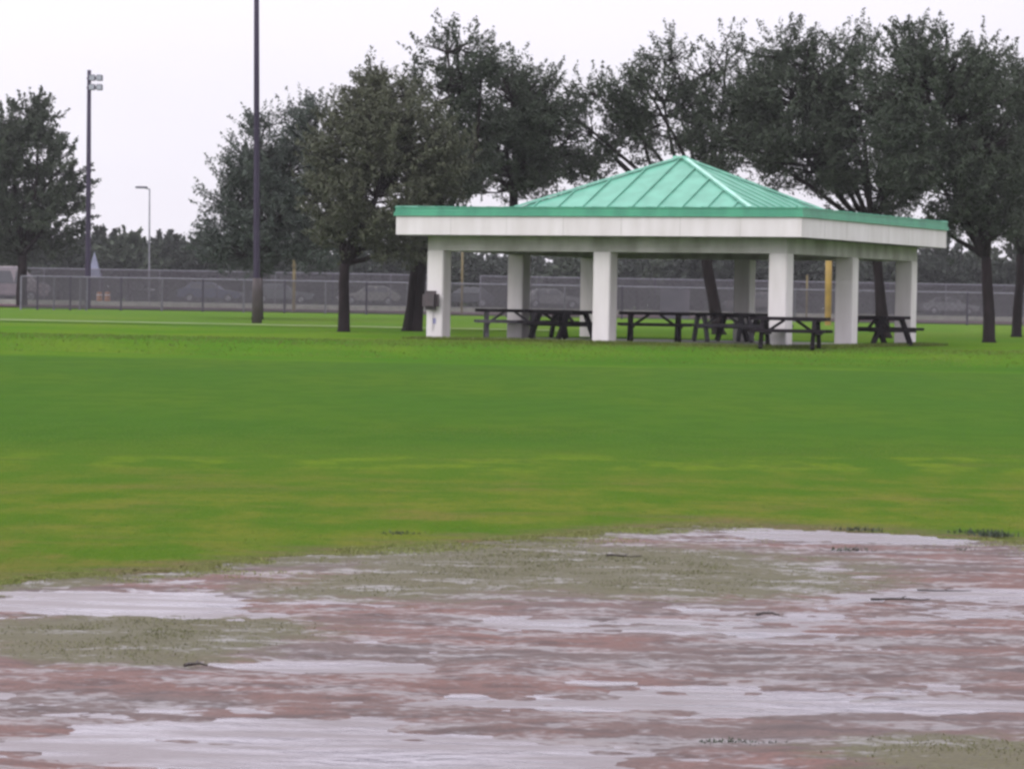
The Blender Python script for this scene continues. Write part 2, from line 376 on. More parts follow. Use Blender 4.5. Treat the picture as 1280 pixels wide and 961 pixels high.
def watermat():
    G = bpy.data.materials.new('puddle_water'); G.use_nodes = True; t = G.node_tree; p = t.nodes['Principled BSDF']
    p.inputs['Base Color'].default_value = (.150, .128, .145, 1); p.inputs['Roughness'].default_value = .22; p.inputs['IOR'].default_value = 1.40
    geo = nd(t, 'ShaderNodeNewGeometry')
    mm = nd(t, 'ShaderNodeMapping'); mm.inputs['Scale'].default_value = (.6, 1.2, 1); t.links.new(geo.outputs['Position'], mm.inputs[0])
    n = nd(t, 'ShaderNodeTexNoise'); n.inputs['Scale'].default_value = 9; n.inputs['Detail'].default_value = 4; t.links.new(mm.outputs[0], n.inputs[0])
    m2 = nd(t, 'ShaderNodeMapping'); m2.inputs['Scale'].default_value = (.5, 2.4, 1); t.links.new(geo.outputs['Position'], m2.inputs[0])
    n2 = nd(t, 'ShaderNodeTexNoise'); n2.inputs['Scale'].default_value = 2.2; n2.inputs['Detail'].default_value = 6; t.links.new(m2.outputs[0], n2.inputs[0])
    r2 = nd(t, 'ShaderNodeMapRange'); r2.inputs[1].default_value = .42; r2.inputs[2].default_value = .62; t.links.new(n2.outputs[0], r2.inputs[0])
    t.links.new(mix(t, r2.outputs[0], (.100, .080, .086), (.180, .165, .190)), p.inputs['Base Color'])
    t.links.new(mth(t, 'MULTIPLY_ADD', r2.outputs[0], -.18, .34), p.inputs['Roughness'])
    b = nd(t, 'ShaderNodeBump'); b.inputs['Strength'].default_value = 1; b.inputs['Distance'].default_value = .022
    t.links.new(n.outputs[0], b.inputs['Height']); t.links.new(b.outputs[0], p.inputs['Normal'])
    return G
M['water'] = watermat()
wt = grid_mesh('puddle_water', np.arange(-8.5, 8.6, .1), np.arange(6, 23.5, .1), lambda X, Y: np.full_like(X, .0112), M['water'], keep=lambda x, y: y < edgey(x)-.03); tag(wt, kind='structure')

# grass blades: one uncountable mass on the near turf and thin weeds on the clay
def blades(name, pts, hgt, wid, mt, label, cat):
    n = len(pts); rg = np.random.RandomState(11+n % 7)
    a = rg.rand(n)*2*np.pi; h = hgt*(.5+rg.rand(n)); w = wid*(.6+.8*rg.rand(n))
    lean = rg.normal(0, .45, (n, 2))*h[:, None]
    dx = np.stack([np.cos(a)*w/2, np.sin(a)*w/2, 0*a], 1)
    top = pts + np.concatenate([lean, h[:, None]], 1)
    V = np.stack([pts-dx, pts+dx, top], 1).reshape(-1, 3)
    Fq = np.arange(3*n).reshape(n, 3)
    o = raw_mesh(name, V, Fq, mt, tone=np.repeat(rg.rand(n), 3), smooth=False)
    return tag(o, label, cat, kind='stuff')
rg = np.random.RandomState(3)
yy = 14+ (rg.rand(230000)**1.5)*30; xx = (rg.rand(230000)*2-1)*(yy*.172+1.2)
k = yy > edgey(xx)-.12*rg.rand(len(xx)); xx, yy = xx[k], yy[k]
blades('grass_blades', np.stack([xx, yy, np.interp(yy, KY, KZ)-.006], 1),   .011, .008, M['blade'], 'short wet grass blades of the near outfield turf', 'grass')
n = 700000; xx = (rg.rand(n)*2-1)*5.2; yy = 9+rg.rand(n)*13.5
w = weedf(xx, yy); clump = fbm(xx*5, yy*5, 3)
k = (yy < edgey(xx)) & (rg.rand(n) < np.clip(w-.30, 0, 1)**1.2*np.clip((clump-.30)*3, 0, 1)*.95) & (np.abs(xx) < yy*.172+1); xx, yy = xx[k], yy[k]
blades('weeds', np.stack([xx, yy, infz(xx, yy)-.003], 1), .009, .007, M['bladedry'], 'sparse weeds and drowned grass growing through the wet infield clay', 'weeds')
n = 260000; xx = (rg.rand(n)*2-1)*5.2; e_ = rg.exponential(.42, n)-.3; yy = edgey(xx)-e_
k = (fbm(xx*3.5, yy*5, 4) > .46+.14*np.clip(e_, 0, 2)) & (rg.rand(n) < .6-.55*spot(xx, yy, 850, 1290, 672, 2.2)); xx, yy = xx[k], yy[k]
blades('edge_grass', np.stack([xx, yy, infz(xx, yy)-.003], 1), .010, .008, M['bladeedge'], 'thin half drowned grass thinning out over the far edge of the infield', 'grass')
n = 60000; xx = -16+rg.rand(n)*34; yy = 72.5+rg.rand(n)*8
k = (rg.rand(n) < np.exp(-((yy-75.2)/2.2)**2)); xx, yy = xx[k], yy[k]
blades('bank_grass', np.stack([xx, yy, gzf(xx, yy)-.01], 1), .035, .03, M['blade'], 'longer grass along the low bank in front of the pavilion', 'grass')

# path behind, parking lot, kerb
def strip(name, mt, pts_y, x0, x1, dz, kx=0, kind='structure'):
    mb = MB(); N = 60
    for i in range(N):
        a, b = x0+(x1-x0)*i/N, x0+(x1-x0)*(i+1)/N
        y0, y1 = pts_y
        mb.add([(a, y0+kx*a, gz(y0+kx*a)+dz), (b, y0+kx*b, gz(y0+kx*b)+dz), (b, y1+kx*b, gz(y1+kx*b)+dz), (a, y1+kx*a, gz(y1+kx*a)+dz)], [(0, 1, 2, 3)])
    return tag(mb.build(name, mt), kind=kind)
strip('path', M['path'], (97.8, 98.9), -60, 1.5, .06, -.12)
strip('clay_track', M['clay'], (131, 146), -110, 130, .05)
strip('parking_lot', M['asphalt'], (152, 258), -160, 180, .05)
mb = MB(); mb.box((10, 150, gz(150)+.08), (340, .6, .34)); tag(mb.build('kerb', M['curb']), kind='structure')

# ------------------------------------------------------------------ pavilion
ZF = .62; PC = Vector((4.618, 83.76, 0)); YAW = -.46515
Lx, Ly, S, O = 5.247, 5.129, .493, .636
FB, FT, GT, AP, H = 2.81, 3.315, 3.546, 5.14, 2.40
pav = empty('picnic_pavilion', (PC.x, PC.y, ZF-.02), YAW, 'open white picnic pavilion with a green hipped metal roof beside the trees', 'pavilion')
mb = MB(); mb.box((0, 0, -.14), (2*Lx+.06, 2*Ly+.06, .30)); mb.build('floor_slab', M['concrete'], pav)
cols = [(-1, -1), (0, -1), (1, -1), (1, 0), (1, 1), (0, 1), (-1, 1), (-1, 0)]
rg = np.random.RandomState(21); n = 26000; q = rg.rand(n); sd_ = rg.rand(n) < .5
la = np.where(sd_, -Lx-.3+q*(2*Lx+.6), Lx+.02+rg.rand(n)**1.5*.9); lb = np.where(sd_, -Ly-.02-rg.rand(n)**1.5*.9, -Ly-.3+q*(2*Ly+.6))
cy_, sy_ = math.cos(YAW), math.sin(YAW); gx = PC.x+la*cy_-lb*sy_; gy = PC.y+la*sy_+lb*cy_
blades('verge_grass', np.stack([gx, gy, gzf(gx, gy)-.02], 1), .085, .03, M['blade'], 'longer uncut grass along the edge of the pavilion floor', 'grass')
for a, b in cols:
    mb = MB(); cx, cy = a*(Lx-S/2), b*(Ly-S/2)
    mb.box((cx, cy, (H+.01)/2+.005), (S, S, H-.01)); mb.build('column', M['stucco'], pav, bevel=.02)
mb = MB()
BW = .30
for sgn in (-1, 1):
    mb.box((0, sgn*(Ly-S/2), (H+FB)/2), (2*Lx-.02, S-.02, FB-H)); mb.box((sgn*(Lx-S/2), 0, (H+FB)/2+.001), (S-.024, 2*(Ly-S)-.0, FB-H-.004))
mb.build('beam', M['beam'], pav)
X, Y = Lx+O, Ly+O
def ring(mb, X, Y, t, z0, z1):
    o = [(-X, -Y), (X, -Y), (X, Y), (-X, Y)]; i = [(-X+t, -Y+t), (X-t, -Y+t), (X-t, Y-t), (-X+t, Y-t)]
    vs = [(a, b, z0) for a, b in o]+[(a, b, z1) for a, b in o]+[(a, b, z0) for a, b in i]+[(a, b, z1) for a, b in i]
    fs = []
    for k in range(4):
        j = (k+1) % 4
        fs += [(k, j, 4+j, 4+k), (8+j, 8+k, 12+k, 12+j), (4+k, 4+j, 12+j, 12+k), (j, k, 8+k, 8+j)]
    mb.add(vs, fs)
mb = MB(); ring(mb, X, Y, .06, FB, FT); fas = mb.build('fascia', M['stucco'], pav)
for i in range(1, 7):                                # the joints between fascia panels
    mb = MB(); mb.box((-X+2*X*i/7, -Y-.001, (FB+FT)/2), (.010, .004, FT-FB-.02)); mb.build('panel_joint', M['beam'], fas)
    mb = MB(); mb.box((X+.001, -Y+2*Y*i/7, (FB+FT)/2), (.004, .010, FT-FB-.02)); mb.build('panel_joint', M['beam'], fas)
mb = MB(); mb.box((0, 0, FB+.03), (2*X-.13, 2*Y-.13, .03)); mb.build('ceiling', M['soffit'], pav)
mb = MB(); ring(mb, X+.05, Y+.05, .08, FT+.002, FT+.10); ring(mb, X+.02, Y+.02, .08, FT+.104, GT-.012); ring(mb, X+.04, Y+.04, .10, GT-.010, GT+.012)
mb.build('gutter', M['greentrim'], pav)
T = 2.4; ix, iy, IZ = X-T, Y-T, 3.60
mb = MB()
o = [(-X, -Y), (X, -Y), (X, Y), (-X, Y)]; i_ = [(-ix, -iy), (ix, -iy), (ix, iy), (-ix, iy)]
vs = [(a, b, GT) for a, b in o]+[(a, b, IZ) for a, b in i_]+[(-.12, 0, AP-.03), (.12, 0, AP-.03)]
# four skirt faces, then four steep faces up to a very short ridge
fs = [(k, (k+1) % 4, 4+(k+1) % 4, 4+k) for k in range(4)] + [(4, 5, 9, 8), (5, 6, 9), (6, 7, 8, 9), (7, 4, 8)]
mb.add(vs, fs); roof = mb.build('roof', M['green'], pav)
mb = MB()                                            # standing seams
def seam(x0, y0, z0, x1, y1, z1): mb.bar((x0, y0, z0+.02), (x1, y1, z1+.02), .04, .035)
for s in (-1, 1):
    for k in range(-4, 5):
        q = k*.74
        fr = 1-abs(q)/ix
        if fr > .05: seam(q, s*iy, IZ, q*1.0, s*iy*(1-fr), IZ+(AP-IZ)*fr)
        fr = 1-abs(q)/iy
        if fr > .05: seam(s*ix, q, IZ, s*ix*(1-fr), q, IZ+(AP-IZ)*fr)
    for k in range(-11, 12):
        q = k*.52
        ye = iy if abs(q) < ix else iy+(abs(q)-ix)
        ze = IZ+(GT-IZ)*(ye-iy)/T
        if abs(q) < X-.1: seam(q, s*Y, GT-.005, q, s*ye, ze-.005)
        xe = ix if abs(q) < iy else ix+(abs(q)-iy)
        if abs(q) < Y-.1: seam(s*X, q, GT-.005, s*xe, q, IZ+(GT-IZ)*(xe-ix)/T-.005)
mb.build('roof_seams', M['green'], roof)
for a in (-1, 1):
    for b in (-1, 1):
        mb = MB(); mb.bar((a*ix, b*iy, IZ+.05), (a*.10, 0, AP+.01), .13, .06); mb.bar((a*X, b*Y, GT+.02), (a*ix, b*iy, IZ+.03), .10, .04); mb.build('hip_cap', M['hipcap'], roof)
mb = MB(); mb.box((0, 0, AP+.02), (.42, .22, .08)); mb.build('ridge_cap', M['hipcap'], roof, bevel=.02)
# wall box and plate on the first column
c0 = Vector((-(Lx-S/2), -(Ly-S/2), 0))
Rz = Matrix.Rotation(YAW, 3, 'Z')
def pw(a, b, z=0): v = Rz @ Vector((a, b, 0)); return Vector((v.x+PC.x, v.y+PC.y, ZF+z))
bxl = pw(c0.x-.04, c0.y-S/2-.02, 1.02)
e = empty('meter_box', bxl, YAW, 'dark rounded box fixed to the leftmost pavilion column', 'box')
mb = MB(); mb.box((0, -.12, 0), (.50, .22, .52)); mb.build('housing', M['boxdark'], e, bevel=.09)
mb = MB(); mb.box((0, -.245, .0), (.34, .03, .34)); mb.build('cover', M['boxdark'], e, bevel=.01)
mb = MB(); mb.tube([(0, -.03, -.26), (0, -.03, -.80)], [.02, .02]); mb.build('conduit', M['stucco'], e)
mb = MB(); mb.box((0, 0, 0), (.11, .012, .15)); bp = mb.build('small_plate', M['blue'], bevel=.004); bp.location = pw(c0.x+.0, c0.y-S/2-.008, .46); bp.rotation_euler = (0, 0, YAW)
tag(bp, 'small faded blue plate low on the leftmost pavilion column', 'plate')

# ------------------------------------------------------------------ picnic tables
def make_table(wood, seatm, legm):
    r = empty('picnic_table', (0, 0, 0))
    mb = MB()
    for k in range(5): mb.box((0, -.32+.16*k, .755), (1.95, .15, .09))
    mb.build('tabletop', wood, r)
    for s in (-1, 1):
        mb = MB()
        for k in (0, 1): mb.box((0, s*(.62+.155*k), .445), (1.95, .15, .08))
        mb.build('seat', seatm, r)
    for x in (-.66, .66):
        mb = MB()
        mb.bar((x, -.30, .73), (x, -.62, .0), .10, .13); mb.bar((x, .30, .73), (x, .62, .0), .10, .13)
        mb.bar((x+.05, -.76, .40), (x+.05, .76, .40), .04, .10); mb.bar((x+.05, -.35, .71), (x+.05, .35, .71), .04, .08)
        mb.build('leg_frame', legm, r)
    for q in (-1, 1): mb = MB(); mb.bar((q*.62, 0, .40), (q*.15, 0, .72), .05, .07); mb.build('brace', legm, r)
    return r
TG = 'picnic tables under and beside the pavilion'
def place(px, y, rz, lab, src):
    loc = at(px, 400, y); loc.z = ZF+.012 if y > 78 else gz(y)
    if src.get('used'): t = copy_tree(src['o'], loc, rz, lab)
    else:
        t = src['o']; t.location = loc; t.rotation_euler = (0, 0, rz); src['used'] = True; tag(t, lab)
    tag(t, lab, 'picnic table', TG); return t
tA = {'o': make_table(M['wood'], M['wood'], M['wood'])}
tB = {'o': make_table(M['wood'], M['wood2'], M['wood2'])}
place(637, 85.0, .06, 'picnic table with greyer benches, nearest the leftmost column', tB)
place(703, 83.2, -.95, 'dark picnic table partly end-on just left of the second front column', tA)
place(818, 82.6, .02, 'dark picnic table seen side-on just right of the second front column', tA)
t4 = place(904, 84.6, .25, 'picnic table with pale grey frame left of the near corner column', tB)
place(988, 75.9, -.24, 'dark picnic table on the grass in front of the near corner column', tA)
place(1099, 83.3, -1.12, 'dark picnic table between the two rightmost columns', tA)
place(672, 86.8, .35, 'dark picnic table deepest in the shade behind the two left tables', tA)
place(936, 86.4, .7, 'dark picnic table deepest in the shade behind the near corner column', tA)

# ------------------------------------------------------------------ trees
def leafcloud(cl, rg, per, size):
    """cl: list of (centre, direction, length, radius); returns quads"""
    c = np.array([a[0] for a in cl]); d = np.array([a[1] for a in cl]); L = np.array([a[2] for a in cl]); r = np.array([a[3] for a in cl])
    n = len(cl)*per
    idx = np.repeat(np.arange(len(cl)), per); t = rg.rand(n)
    rad = r[idx]*(1.05-.75*t)
    p = c[idx]+d[idx]*(L[idx]*t)[:, None]+rg.normal(0, .5, (n, 3))*rad[:, None]
    u = rg.normal(0, 1, (n, 3)); u /= np.linalg.norm(u, axis=1)[:, None]
    v = rg.normal(0, 1, (n, 3)); v = np.cross(u, v); v /= np.linalg.norm(v, axis=1)[:, None]
    s = size*(.6+.8*rg.rand(n))[:, None]
    V = np.stack([p-u*s*.5, p+v*s*.26, p+u*s*.5, p-v*s*.26], 1).reshape(-1, 3)
    tone = np.clip(rg.rand(n)*.6+rg.rand(len(cl))[idx]*.5, 0, 1)
    return V, np.arange(4*n).reshape(n, 4), np.repeat(tone, 4)
def tree(name, base, y, lobes, label, mt, seed, trunks, dens=1., size=.10, thr=.44, group='oak trees around the pavilion', per=46, bark=None, top_w=.5, cat='tree'):
    """base: (px) of trunk foot; lobes: (px,py,rx,ry) ellipses in photo pixels at depth y, given real depth"""
    rg = np.random.RandomState(seed); rnd = random.Random(seed)
    b = at(base, 400, y); b.z = gz(y)
    root = empty(name, b, 0, label, cat, group)
    sc = y/F; cl = []; tips = []
    Lb = []
    for (lx, ly, rx, ry) in lobes:
        c = at(lx, ly, y)-b; RX, RZ = rx*sc, ry*sc; RY = min(RX, RZ*1.2)*1.0
        c.y += rnd.uniform(-.5, .5)*max(0, 1.5-RY*.3)
        Lb.append((c, RX, RY, RZ))
    for (c, RX, RY, RZ) in Lb:
        vol = RX*RY*RZ*4.19
        n = int(vol**.85*56*dens)+8
        for _ in range(n):
            q = Vector((rnd.gauss(0, 1), rnd.gauss(0, 1), rnd.gauss(0, 1))).normalized()*(rnd.random()**.45)
            p = c+Vector((q.x*RX, q.y*RY, q.z*RZ))
            nz = mn.noise(p*.85+Vector((seed, 0, 0)))*.5+.5 + .25*(mn.noise(p*2.6+Vector((0, seed, 0))))
            if nz < thr-.02+.10*(q.length > .75): continue
            d = (Vector((q.x*1.1, q.y*1.1, max(q.z, -.15)*1.0+.45))+Vector((rnd.gauss(0, .35), rnd.gauss(0, .35), rnd.gauss(0, .25)))).normalized()
            L = rnd.uniform(.25, .7)*(1.25 if q.length > .8 else .9); r = rnd.uniform(.13, .30)
            cl.append((tuple(p), tuple(d), L, r))
            if rnd.random() < .06: tips.append((p, c))
        for _ in range(int(n*.09)):          # loose sprigs beyond the outline
            q = Vector((rnd.gauss(0, 1), rnd.gauss(0, 1), abs(rnd.gauss(0, 1)))).normalized()*rnd.uniform(.95, 1.22)
            p = c+Vector((q.x*RX, q.y*RY, q.z*RZ))
            cl.append((tuple(p-q*.2), tuple((q+Vector((0, 0, .4))).normalized()), rnd.uniform(.5, 1.), .14)); tips.append((p, c))
    V, Fq, tone = leafcloud(cl, rg, per, size)
    cr_ = raw_mesh('crown', V, Fq, mt, tone=tone, smooth=False); cr_.parent = root
    mb = MB()
    def limb(a, e, ra, rb, bend=.25, n=7):
        pts = []; rr = []
        off = Vector((rnd.uniform(-1, 1), rnd.uniform(-1, 1), rnd.uniform(-.2, .5)))*bend*(e-a).length*.4
        for i in range(n+1):
            t = i/n; pts.append(a.lerp(e, t)+off*math.sin(math.pi*t)+Vector((rnd.gauss(0, .02), rnd.gauss(0, .02), 0))*(0 < i < n)); rr.append(ra+(rb-ra)*t**.8)
        mb.tube(pts, rr, 7); return pts
    heads = []
    for (bx, tx, ty, w) in trunks:
        f = at(bx, 400, y)-b; f.z = -.05; h = at(tx, ty, y)-b; w_ = w*sc/2
        pts = [f+Vector((0, 0, 0)), f.lerp(h, .05)+Vector((0, 0, .0)), f.lerp(h, .35)+Vector((rnd.uniform(-.05, .05), 0, 0)), f.lerp(h, .7)+Vector((rnd.uniform(-.06, .06), 0, 0)), h]
        mb.tube(pts, [w_*1.45, w_*1.12, w_, w_*.92, w_*.85], 10); heads.append((h, w_*.8))
    stems = []
    for (c, RX, RY, RZ) in Lb:
        h, w_ = min(heads, key=lambda hh: (hh[0]-c).length)
        e_ = c+Vector((0, 0, RZ*.25))
        pts = limb(h, e_, w_*.75, .035, .3, 9); stems.append((c, pts))
    for (p, c) in tips:
        pts = min(stems, key=lambda s: (s[0]-c).length)[1]
        a = min(pts, key=lambda s: (s-p).length + max(0, s.z-p.z+.2))
        limb(a, p, .028, .010, .25, 4)
    mb.build('trunk', bark or M['bark'], root, smooth=True)
    return root, len(cl)
tot = 0
def T_(*a, **k):
    global tot
    tot += tree(*a, **k)[1]
# big oaks round the pavilion (near row ~ 90-100 m)
T_('oak_tree', 321, 112, [(330, 215, 42, 50), (290, 270, 38, 45), (380, 180, 38, 50), (345, 290, 60, 48), (400, 250, 42, 60), (272, 308, 25, 30), (330, 165, 28, 25), (395, 142, 16, 18), (312, 325, 55, 22), (388, 318, 42, 26), (355, 235, 60, 50), (300, 240, 34, 40)],
   'bushy blue-green oak behind the tall dark pole, left of the pavilion', M['leafblue'], 1, [(322, 323, 320, 13)], dens=.8)
T_('oak_tree', 430, 92, [(470, 150, 45, 50), (440, 200, 55, 60), (500, 190, 55, 60), (470, 260, 68, 50), (520, 250, 50, 55), (425, 285, 36, 36), (470, 112, 24, 28), (455, 312, 42, 22), (548, 215, 42, 55), (400, 260, 24, 40), (505, 130, 30, 34), (478, 205, 70, 80), (500, 315, 40, 22)],
   'round olive-green oak with one thin straight trunk left of the pavilion', M['leafolive'], 2, [(430, 431, 330, 14)], dens=.9)
T_('oak_tree', 514, 95, [(560, 78, 45, 42), (600, 80, 34, 34), (545, 140, 48, 38), (520, 110, 24, 22), (570, 52, 24, 16), (555, 245, 45, 45), (525, 290, 34, 36), (575, 205, 30, 38), (560, 120, 36, 30), (580, 232, 42, 34), (602, 175, 26, 50), (590, 100, 44, 40)],
   'tall sparse oak with two leaning trunks touching the left end of the roof', M['leaf'], 3, [(509, 521, 318, 12), (521, 528, 318, 13)], dens=.72, thr=.48)
T_('oak_tree', 640, 98, [(640, 140, 42, 48), (620, 190, 38, 44), (660, 185, 45, 50), (640, 228, 34, 26), (690, 160, 32, 36), (640, 95, 26, 24), (670, 222, 42, 18), (600, 225, 38, 36), (700, 205, 30, 30), (650, 150, 60, 60), (712, 180, 24, 34), (622, 246, 46, 18), (660, 240, 30, 18)],
   'upright oak whose crown rises behind the left part of the green roof', M['leaf'], 4, [(648, 642, 235, 13)], dens=.9, thr=.46)
T_('oak_tree', 897, 99, [(750, 130, 40, 38), (740, 180, 42, 40), (800, 160, 50, 50), (840, 84, 36, 36), (880, 110, 45, 50), (910, 72, 24, 30), (800, 110, 30, 20), (860, 175, 55, 30), (920, 140, 42, 55), (770, 205, 50, 16), (830, 140, 60, 50), (900, 190, 40, 40), (735, 212, 34, 32), (708, 150, 26, 40)],
   'wide lacy oak behind the roof peak with a leaning trunk', M['leaf'], 5, [(899, 880, 300, 15)], dens=.62, thr=.50)
T_('oak_tree', 1103, 98, [(985, 80, 34, 46), (960, 150, 50, 60), (1030, 120, 52, 62), (1010, 210, 80, 45), (1060, 80, 38, 36), (1090, 160, 55, 60), (1080, 240, 70, 30), (1015, 74, 24, 24), (930, 190, 45, 45), (1000, 150, 90, 70), (1110, 230, 60, 50), (1060, 275, 60, 14)],
   'dense dark oak with twin leaning trunks seen between the two rightmost columns', M['leaf'], 6, [(1108, 1090, 290, 13), (1100, 1096, 300, 10)], dens=.85, thr=.455)
T_('oak_tree', 1237, 93, [(1130, 80, 40, 46), (1170, 74, 32, 36), (1190, 130, 55, 60), (1150, 190, 60, 55), (1235, 90, 26, 40), (1230, 200, 60, 60), (1200, 255, 66, 34), (1170, 290, 34, 18), (1128, 58, 20, 18), (1255, 280, 40, 30), (1180, 50, 16, 16), (1160, 130, 90, 70), (1220, 290, 60, 24), (1215, 82, 28, 28), (1190, 225, 70, 50)],
   'dark spreading oak with one thin dark trunk just right of the pavilion', M['leaf'], 7, [(1237, 1233, 322, 15)], dens=.8, thr=.455)
T_('oak_tree', 1272, 104, [(1290, 150, 45, 60), (1275, 110, 28, 40), (1300, 220, 55, 70), (1285, 290, 45, 30), (1340, 180, 50, 70), (1270, 235, 40, 60), (1260, 170, 40, 60)],
   'rightmost oak cut by the edge of the picture, trunk thinner and further back', M['leaf'], 8, [(1271, 1275, 318, 12)], dens=.85, thr=.44)
T_('oak_tree', 26, 136, [(45, 165, 34, 40), (10, 190, 55, 50), (60, 220, 42, 42), (0, 260, 70, 46), (70, 275, 44, 38), (-40, 220, 55, 60), (30, 310, 62, 28), (88, 205, 14, 18), (40, 140, 16, 14), (100, 245, 16, 30)],
   'dark oak at the left edge of the picture beyond the fence', M['leaf'], 9, [(27, 28, 320, 13)], dens=.5, thr=.49, size=.14)
# distant tree line beyond the parking lot: one tree after another
kinds = [('rounded grey-green tree', 'leaffar'), ('broad dull green tree', 'leaffar'), ('darker bushy tree', 'leaf')]
rnd = random.Random(77)
far = []
x = -60; i = 0
tops = lambda x: np.interp(x, [-60, 100, 120, 150, 200, 215, 260, 300, 560, 640, 700, 780, 900, 1340], [300, 300, 290, 290, 298, 282, 304, 300, 312, 326, 330, 326, 308, 306])
LM = [(-40, 'left edge of the picture'), (26, 'trunk of the left edge oak'), (110, 'short light pole'), (186, 'slim street lamp'), (260, 'edge of the blue-green oak'), (321, 'tall dark pole'), (367, 'short yellow foul pole'), (430, 'thin straight oak trunk'), (515, 'pair of leaning trunks'), (547, 'leftmost column'), (577, 'thin faded foul pole'), (647, 'middle left-side column'), (757, 'second front column'), (818, 'side-on picnic table'), (895, 'leaning trunk in the pavilion'), (928, 'middle back column'), (975, 'near corner column'), (1036, 'thick yellow foul pole'), (1104, 'twin leaning trunks'), (1131, 'rightmost column'), (1186, 'pale parked car'), (1237, 'thin trunk right of the pavilion'), (1290, 'right edge of the picture')]
used_l = set()
while x < 1340:
    far.append(x); x += rnd.uniform(38, 52)
for i, x in enumerate(far):
    y = 242+rnd.uniform(-8, 10); tp = float(tops(x))+rnd.uniform(-4, 5); w = rnd.uniform(26, 36)
    bot = 372+(x-640)*.0176
    kn, km = kinds[i % 3]
    for lx, ln in sorted(LM, key=lambda q: abs(q[0]-x)):
        lab = '%s on the skyline just %s the %s' % (kn, 'left of' if x < lx else 'right of', ln)
        if (lx, x < lx) not in used_l: used_l.add((lx, x < lx)); break
    hgt = bot-tp
    T_('distant_tree', x, y, [(x, tp+hgt*.28, w*.62, hgt*.28), (x-w*.45, tp+hgt*.52, w*.75, hgt*.30), (x+w*.45, tp+hgt*.55, w*.75, hgt*.30), (x, tp+hgt*.78, w*.9, hgt*.22)],
       lab, M[km], 100+i, [(x, x, tp+hgt*.6, 5)], dens=.34, size=.42, per=26, thr=.40, group='trees of the distant tree line')
rg = np.random.RandomState(4); cl = []
for k in range(8200):
    x = rg.uniform(-75, 85); y = rg.uniform(262, 276); hz = 3.4+2.2*fbm(np.array(x*.16), np.array(0.), 3)
    cl.append(((x, y, gz(y)+rg.rand()**(.8 if k < 5200 else 3)*hz), (0, 0, 1), .6, .5))
V, Fq, tone = leafcloud(cl, rg, 22, .5)
o = raw_mesh('distant_woods', V, Fq, M['leaffar'], tone=tone, smooth=False); tag(o, 'far mass of low dull green woods behind the parking lot', 'woods', kind='stuff')
print('clumps', tot)

# ------------------------------------------------------------------ fences
def wiremat():
    G = bpy.data.materials.new('chain_link'); G.use_nodes = True; t = G.node_tree; p = t.nodes['Principled BSDF']
    p.inputs['Base Color'].default_value = (.055, .050, .060, 1); p.inputs['Roughness'].default_value = .5
    co = nd(t, 'ShaderNodeTexCoord'); s = nd(t, 'ShaderNodeSeparateXYZ'); t.links.new(co.outputs['Object'], s.inputs[0])
    h = mth(t, 'ADD', s.outputs[0], s.outputs[1])
    a = mth(t, 'PINGPONG', mth(t, 'ADD', h, s.outputs[2]), .035); b = mth(t, 'PINGPONG', mth(t, 'SUBTRACT', h, s.outputs[2]), .035)
    k = mth(t, 'MAXIMUM', mth(t, 'LESS_THAN', a, .009), mth(t, 'LESS_THAN', b, .009))
    t.links.new(k, p.inputs['Alpha']); return G
M['link'] = wiremat(); M['link2'] = wiremat(); [setattr(q.inputs[1], 'default_value', .012) for q in M['link2'].node_tree.nodes if q.type == 'MATH' and q.operation == 'LESS_THAN']
def fence(p0, p1, hgt, gap, label, group=None, screens=(), wire=None, pr=.045):
    p0, p1 = Vector(p0), Vector(p1); d = p1-p0; L = d.length; rz = math.atan2(d.y, d.x)
    e = empty('chain_link_fence', p0, rz, label, 'fence', group)
    dz = (p1.z-p0.z)/L
    n = max(1, round(L/gap))
    for i in range(n+1):
        x = L*i/n; mb = MB(); mb.tube([(x, 0, dz*x-.05), (x, 0, dz*x+hgt)], [pr, pr], 8); mb.build('post', M['polesteel'] if i % 2 else M['galv'], e)
    mb = MB(); mb.tube([(0, 0, hgt), (L, 0, dz*L+hgt)], [.028, .028], 6); mb.build('top_rail', M['galv'], e)
    mb = MB(); mb.add([(0, -.05, .03), (L, -.05, dz*L+.03), (L, -.05, dz*L+hgt-.02), (0, -.05, hgt-.02)], [(0, 1, 2, 3)]); mb.build('mesh_panel', wire or M['link'], e)
    for a, b in screens:
        mb = MB(); mb.box(((a+b)/2, -.075, dz*(a+b)/2+hgt*.5), (b-a, .012, hgt*.92)); mb.build('windscreen', M['screen'], e)
    return e
yF = 126
xL = at(30, 388, yF).x; xM = at(540, 388, yF).x; xR = at(1420, 400, yF).x
hF = 1.38
def FP(px, y): v = at(px, 390, y); v.z = gz(y); return v
fence(FP(100, yF), FP(560, yF), hF, 1.75, 'long grey chain link fence left of the pavilion behind the tall pole')
fence(FP(561.5, yF+.3), FP(1425, yF+.3), hF, 2.4, 'grey chain link fence running behind the pavilion and out to the right', screens=((8.9, 10.15),))
a = FP(26, yF-2.5); b = FP(108, yF-1.5)
fence(a, b, hF, .72, 'closely posted grey fence run at the left, beside the short light pole', wire=M['link2'])
fence(FP(-90, 160), FP(560, 160), 1.9, 3.0, 'farther low fence beyond the clay track at the left', pr=.04, wire=M['link2'])
fence(FP(600, 160), FP(1400, 160), 1.9, 3.0, 'farther low fence beyond the clay track behind the pavilion', pr=.04, wire=M['link2'])

